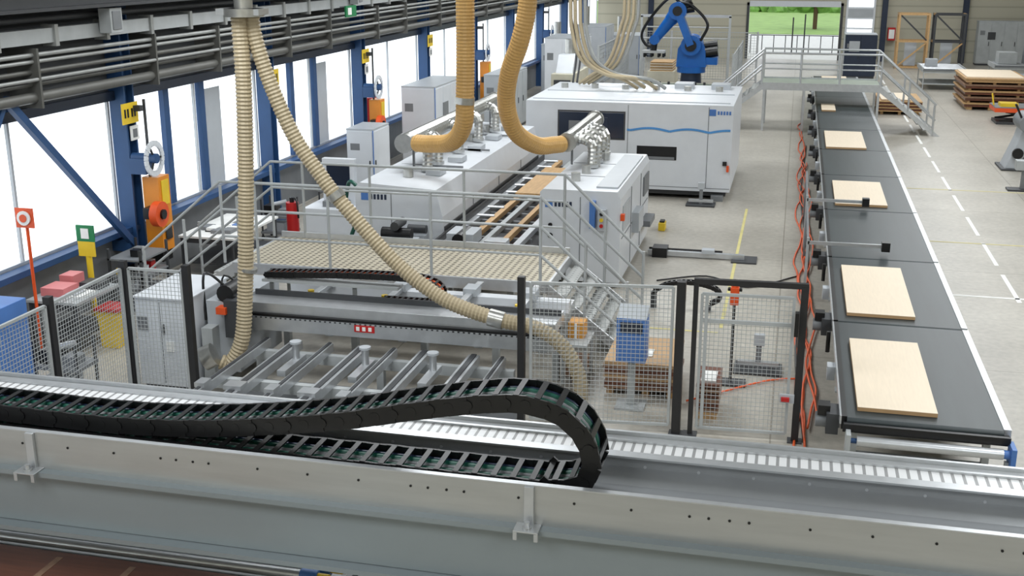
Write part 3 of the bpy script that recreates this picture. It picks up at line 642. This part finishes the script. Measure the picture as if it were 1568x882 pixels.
def manifold(name,x,y0,y1,z,zb,drops,dx):
    b=B(name)
    b.tube([(x,y0+(y1-y0)*i/20,z) for i in range(21)],.17,DUCT,16,.06,.03)
    b.cyl((x,y0-.2,z),(x,y0,z),.19,DUCT,16);b.cyl((x,y1,z),(x,y1+.1,z),.2,DUCT,16)
    for y in drops:
        b.tube([(x,y,z),(x+dx*.6,y-.05,z),(x+dx,y-.1,z-.12),(x+dx,y-.12,zb)],.1,DUCT,12,.04,.05)
        b.cyl((x,y,z-.0),(x+dx*.35,y,z),.13,STEEL,14);b.cyl((x+dx,y-.12,zb),(x+dx,y-.12,zb+.06),.13,STEEL,14)
    for y in(y0+.4,y1-.4): b.bar((x,y,zb),(x,y,z),.04,.04,MGREY)
    b.done()
manifold('extraction_duct_manifold',-7.25,21.2,28.0,2.45,1.88,(21.5,22.2,23.7,25.3,26.8),.35)
manifold('extraction_duct_manifold',-4.3,22.5,25.6,2.38,1.84,(22.8,23.4,24.0,24.4),.45)
b=B('thin_hoses')
for j,(o,m) in enumerate(((0,HOSE),(.14,HOSE),(.27,PIPE),(-.12,HOSE))):
    b.tube([(-5.9+o,31,ZC-.05),(-5.8+o,31,4.8),(-5.75+o,31,4.0),(-5.5+o,31,3.25),(-4.95+o,31+.1*j,2.85),(-4.3+o*2,31.2,2.72),(-3.9+o*2,31.6,2.43)],.05,m,8,.1)
    b.tube([(-4.6+o,32,ZC-.05),(-4.5+o,32,4.8),(-4.6+o,32,4.0),(-4.9+o,32,3.1),(-5.4+o,32.2,2.7),(-5.8+o,32.4,2.43)],.045,m,8,.1)
b.done()
b=B('small_air_hoses')
for o in(0,.12): b.tube([(-6.2+o,33.0,2.4),(-6.3+o,34,3.2),(-6.5+o,34,4.5),(-6.6+o,34,6.5),(-6.6+o,34,ZC-.02)],.03,DGREY,6,.15)
b.done()
b=B('vacuum_hose_green_coil');b.tube([(-8.5,21.0,1.2),(-8.3,20.8,1.7),(-8.0,20.7,1.4),(-8.1,20.6,1.0),(-8.35,20.7,.4),(-8.3,20.8,.03)],.04,TEAL,8,.05);b.done()

# ------------------------------------------------------------------ robot cell
b=B('industrial_robot')
bx,by=-4.3,50.0
b.box(bx-.6,bx+.6,by-.6,by+.6,0,.1,DGREY);b.cyl((bx,by,.1),(bx,by,1.1),.5,NAVY,20,.42);b.cyl((bx,by,1.1),(bx,by,1.35),.6,RBLUE,24)
b.prism([(bx-.6,1.35),(bx+.65,1.35),(bx+.6,2.0),(bx+.35,2.55),(bx-.25,2.6),(bx-.55,2.1)],'y',by-.45,by+.4,RBLUE)
b.cyl((bx,by-.68,2.25),(bx,by+.5,2.25),.42,RBLUE,20);b.cyl((bx,by-.76,2.25),(bx,by-.68,2.25),.24,BLACK,16)
b.cyl((bx+.5,by-.2,1.9),(bx+1.1,by-.2,2.0),.21,BLACK,14);b.cyl((bx+.4,by+.25,2.15),(bx+1.05,by+.25,2.25),.19,BLACK,14);b.box(bx+.35,bx+1.1,by-.4,by+.35,1.45,1.75,RBLUE)
E=V((bx-.6,by-.5,3.65));S_=V((bx,by-.55,2.25))
b.bar(S_,E,.3,.56,RBLUE,(0,1,0));b.cyl(E+V((0,-.25,0)),E+V((0,.55,0)),.37,RBLUE,18);b.cyl(E+V((0,-.3,0)),E+V((0,-.25,0)),.2,BLACK,14)
b.cyl(E+V((.05,.1,.05)),E+V((.5,.1,.42)),.18,BLACK,12);b.cyl(E+V((.05,.35,.1)),E+V((.42,.35,.5)),.15,BLACK,12);b.cyl(E+V((.1,.2,0)),E+V((.65,.2,.1)),.16,BLACK,12)
Wp=V((bx-1.55,by-.25,2.45));Ea=E+V((0,.25,0))
b.cyl(Ea,Ea+(Wp-Ea)*.35,.34,RBLUE,16,.27);b.cyl(Ea+(Wp-Ea)*.35,Wp,.25,RBLUE,16,.19)
b.cyl(Wp+V((0,-.24,0)),Wp+V((0,.24,0)),.21,RBLUE,16);b.cyl(Wp,Wp+V((-.05,0,-.45)),.14,BLACK,14);b.box(Wp.x-.5,Wp.x+.45,Wp.y-.3,Wp.y+.3,Wp.z-.55,Wp.z-.45,ALU)
for x in(-.4,-.1,.2,.4):
    for y in(-.22,.22): b.cyl((Wp.x+x,Wp.y+y,Wp.z-.72),(Wp.x+x,Wp.y+y,Wp.z-.55),.05,BLACK,8)
b.tube([E+V((.1,0,.3)),E+V((-.3,0,.55)),E+V((-.9,0,.0)),Wp+V((-.55,0,.3)),Wp+V((-.4,0,-.2)),Wp+V((0,0,-.35))],.06,BLACK,8,.08)
b.tube([S_+V((.4,-.1,.2)),S_+V((.65,-.1,.9)),E+V((.6,-.1,.2)),E+V((.1,-.1,.35))],.06,BLACK,8,.08)
b.done()
b=B('grid_sorting_table');b.box(-6.6,-3.0,44.6,44.7,.5,.8,CREAM).box(-6.6,-3.0,48.4,48.5,.5,.8,CREAM).box(-6.6,-6.5,44.6,48.5,.5,.8,CREAM).box(-3.1,-3.0,44.6,48.5,.5,.8,CREAM)
for i in range(16): y=44.8+i*.23;b.box(-6.5,-3.1,y,y+.06,.74,.8,GRATE)
for i in range(10): x=-6.4+i*.36;b.box(x,x+.05,44.7,48.4,.68,.74,DGREY);b.cyl((x,46,.8),(x,46,.95),.05,YEL,8);b.cyl((x,47.4,.8),(x,47.4,.95),.05,DGREY,8)
for x in(-6.5,-4.8,-3.1):
    for y in(44.7,48.3): b.bar((x,y,0),(x,y,.55),.12,.12,CREAM)
b.done()
b=B('depalletising_platform');b.box(-6.4,-5.2,52,53.7,.1,.9,CREAM).box(-6.4,-5.2,52,53.7,0,.1,DGREY)
for i in range(7): b.box(-6.3,-5.3,52.1,53.6,.9+i*.06,.94+i*.06,[OAK,WOOD][i%2])
b.done()
b=B('safety_fence')
for i in range(5): fpost(b,-7.2+i*1.35,56.5,2.4,.08,ALU)
for i in range(4): mesh_panel(b,(-7.16+i*1.35,56.5,0),(-5.89+i*1.35,56.5,0),.15,2.35,LGREY,LGREY,.12,.006)
b.done()
b=B('safety_fence')
for i in range(3): fpost(b,-7.3,44+i*4.0,2.6,.08,LGREY)
for i in range(2): mesh_panel(b,(-7.3,44.05+i*4,0),(-7.3,47.95+i*4,0),.15,2.55,LGREY,LGREY,.15,.006)
b.done()
b=B('safety_fence')
for i in range(3): fpost(b,-2.3,45+i*3.5,2.3,.08,LGREY)
for i in range(2): mesh_panel(b,(-2.3,45.05+i*3.5,0),(-2.3,48.45+i*3.5,0),.15,2.25,LGREY,LGREY,.15,.005)
b.done()
b=B('gantry_frame');
for x in(-7.0,-3.0): b.bar((x,54.2,0),(x,54.2,3.2),.1,.1,LGREY)
b.bar((-7.05,54.2,3.2),(-2.95,54.2,3.2),.1,.12,ALU)
for z in(2.2,2.7): b.cyl((-7,54.2,z),(-3.0,54.2,z),.03,LGREY,8)
b.done()

# ------------------------------------------------------------------ back wall items
for x in(-8.5,4.7,9.0):
    b=B('steel_column_back');b.box(x-.15,x+.15,YB-.3,YB-.26,0,7.5,NAVY).box(x-.15,x+.15,YB-.06,YB-.02,0,7.5,NAVY).box(x-.03,x+.03,YB-.26,YB-.06,0,7.5,NAVY);b.done()
b=B('door_2');b.box(2.6,4.2,YB-.08,YB-.02,0,4.2,WHITE)
for i in range(7): b.box(2.72,4.08,YB-.1,YB-.08,.15+i*.57,.62+i*.57,PANE_GLOW if i in(2,3,5,6) else WHITE2)
b.done()
b=cabinet('blue_machine_cabinet',2.3,3.8,60,61.5,2.1,NAVY,strip=None);b.box(2.5,3.0,59.95,59.98,1.3,1.8,WHITE2);b.done(.01)
b=cabinet('electrical_cabinet_row',9.6,15.6,68.6,69.5,2.35,LGREY,strip=None)
b.box(12.0,12.6,68.57,68.6,1.2,1.9,CBLUE);b.box(10.1,10.5,68.57,68.6,1.4,1.8,DGREY);b.box(13.6,14,68.57,68.6,1.5,1.9,DGREY);b.done(.01)
b=B('red_wall_box');b.box(4.95,5.35,YB-.4,YB-.02,1.2,1.9,RED);b.box(5.0,5.3,YB-.42,YB-.4,1.3,1.8,PAPER);b.done()
for x in(5.2,7.0):
    b=B('timber_frame_rack');y=65.5
    for a in(x,x+1.5):
        for c in(y,y+1.0): b.bar((a,c,0),(a,c,2.9),.1,.1,OAK if x<6 else DGREY)
    for z in(.1,1.45,2.85):
        for c in(y,y+1.0): b.bar((x,c,z),(x+1.5,c,z),.08,.1,OAK if x<6 else DGREY)
        for a in(x,x+1.5): b.bar((a,y,z),(a,y+1,z),.08,.1,OAK)
    b.bar((x,y,.1),(x+1.5,y,1.45),.05,.08,OAK);b.bar((x,y,2.85),(x+1.5,y,1.45),.05,.08,DGREY);b.box(x+.4,x+1.0,y+.4,y+.45,.15,1.4,WHITE2);b.done()
b=B('outdoor_tree');b.cyl((1.3,98,0),(1.3,98,2.2),.18,BARK,10)
for i in range(30):
    a=random.random()*6.28;r=random.random()*1.9;z=1.9+random.random()*2.2
    b.blob((1.3+r*math.cos(a),98+r*math.sin(a),z),.45+random.random()*.4,LEAF)
b.done()
b=B('outdoor_hedge')
for i in range(60): b.blob((-16+i*.6,125+random.random()*2,random.random()*.6),.9,LEAF,.2)
b.done()
b=B('outdoor_railing')
for i in range(9): b.bar((-2.8+i*.7,74,0),(-2.8+i*.7,74,1.1),.05,.05,DGREY)
b.bar((-2.8,74,1.1),(2.8,74,1.1),.05,.05,DGREY);b.bar((-.3,73.5,0),(-.3,73.5,2.2),.08,.08,DGREY).bar((.4,73.5,0),(.4,73.5,2.4),.08,.08,DGREY);b.done()

# ------------------------------------------------------------------ right side
b=B('board_pallet_stack');b.box(6.7,6.9,48.8,52.0,0,.12,OAK).box(8.4,8.6,48.8,52,0,.12,OAK).box(7.5,7.7,48.8,52,0,.12,OAK)
z=.12
for k in range(5):
    o=random.uniform(-.08,.08);b.box(6.55+o,8.8+o,48.7+o,52.1,z,z+.1,BROWN if k<4 else OAK);b.box(6.5+o,8.85+o,48.65+o,52.15,z+.1,z+.16,[OAK,CARD,OAK,CARD,OAK][k]);z+=.24
    if k<4:
        for x in(6.7,7.6,8.5): b.box(x,x+.1,48.8,52,z-.08,z,OAK)
b.box(6.6,8.7,48.8,52,z-.08,z-.03,WOOD);b.done()
b=B('board_pallet_stack');z=.12
for x in(3.3,3.95,4.6): b.box(x,x+.1,46.6,49.2,0,.12,OAK)
for k in range(7): b.box(3.2,4.8,46.5,49.3,z,z+.04,[OAK,BROWN][k%2]);z+=.06
b.box(3.3,4.4,46.7,49.0,z,z+.03,WOOD);b.done()
def roller_rack(x0,x1,y0,y1,h):
    b=table('roller_rack_table',x0,x1,y0,y1,h,MGREY,LGREY)
    n=int((y1-y0)/.25)
    for i in range(n): b.cyl((x0+.05,y0+.12+i*.25,h+.04),(x1-.05,y0+.12+i*.25,h+.04),.04,ALU,8)
    b.box(x0-.03,x0+.02,y0,y1,h-.1,h+.1,LGREY).box(x1-.02,x1+.03,y0,y1,h-.1,h+.1,LGREY)
    return b
b=roller_rack(5.6,7.4,55.5,58.0,.9);b.box(5.8,6.3,56.4,57,.99,1.3,WHITE2);b.done()
b=roller_rack(9.0,13.0,58,60,.9);b.box(9.2,10,58.4,59.4,.99,1.5,LGREY).box(11,12,58.3,59.5,.99,1.7,WHITE2).cyl((10.5,59,.9),(10.5,59,1.8),.2,MGREY);b.done()
b=roller_rack(9.4,12.2,52.8,54.6,.85);b.box(9.7,10.6,53.2,54.2,.94,1.5,WHITE2).box(11.0,11.7,53.2,54.2,.94,1.3,MGREY);b.done()
b=B('orange_lift_table');b.box(7.1,9.6,44.6,46.0,.45,.6,ORED).box(7.2,9.5,44.7,45.9,0,.1,DGREY).box(7.1,9.6,44.6,46,.6,.63,MGREY)
for y in(44.8,45.8): b.bar((7.3,y,.1),(9.2,y,.45),.06,.08,BLACK);b.bar((9.3,y,.1),(7.5,y,.45),.06,.08,BLACK)
b.box(7.3,7.9,44.8,45.4,.63,.75,YEL);b.bar((7.15,45.3,.6),(7.05,45.3,1.05),.05,.05,YEL);b.done()
b=B('clamping_machine');b.prism([(6.0,.05),(7.4,.05),(7.2,.6),(6.75,1.5),(6.45,1.55),(6.3,.9)],'y',35.0,35.9,WHITE2)
b.box(5.9,7.5,34.9,36.1,0,.06,DGREY);b.cyl((6.5,34.8,1.35),(6.5,36.0,1.35),.26,MGREY,18);b.box(6.4,7.6,35.1,35.8,1.0,1.3,LGREY);b.cyl((6.3,34.9,.5),(6.3,35.0,.5),.15,BLACK,14);b.bar((6.3,35,1.5),(6.1,35,1.9),.06,.06,BLACK);b.done(.02)
b=B('clamping_machine');b.box(5.6,6.4,31.8,32.2,0,.05,DGREY).bar((6.0,32,.05),(6.0,32,.7),.15,.15,MGREY).box(5.75,6.9,31.85,32.15,.55,.8,LGREY).cyl((6.1,31.8,.75),(6.1,32.3,.75),.15,BLACK,14);b.done(.01)

# ------------------------------------------------------------------ lights, world, camera
wd=bpy.data.worlds.new('world');sc.world=wd;wd.use_nodes=True
wd.node_tree.nodes['Background'].inputs[0].default_value=(.9,.95,1,1);wd.node_tree.nodes['Background'].inputs[1].default_value=1.5
for i,y in enumerate((1.5,11,20.5,30,40,50,61)):
    for x in(-6.5,6):
        l=bpy.data.lights.new('overhead_fill_light','AREA');l.shape='RECTANGLE';l.size=5;l.size_y=3.5;l.energy=530;l.color=(.95,.98,1)  # added fill lamps under the ceiling, no skylight openings exist
        o=bpy.data.objects.new('overhead_fill_light',l);o.location=(x,y,ZC-.05);sc.collection.objects.link(o)
cd=bpy.data.cameras.new('camera');co=bpy.data.objects.new('camera',cd);sc.collection.objects.link(co);sc.camera=co
cd.sensor_width=36;cd.lens=1800/1600*36;cd.clip_end=300;cd.clip_start=.1
F=V((-.2264,.9329,-.28)).normalized();R=V((.9718,.2358,0)).normalized();U=R.cross(F)
M=Matrix((R,U,-F)).transposed().to_4x4();M.translation=V((0,0,6));co.matrix_world=M
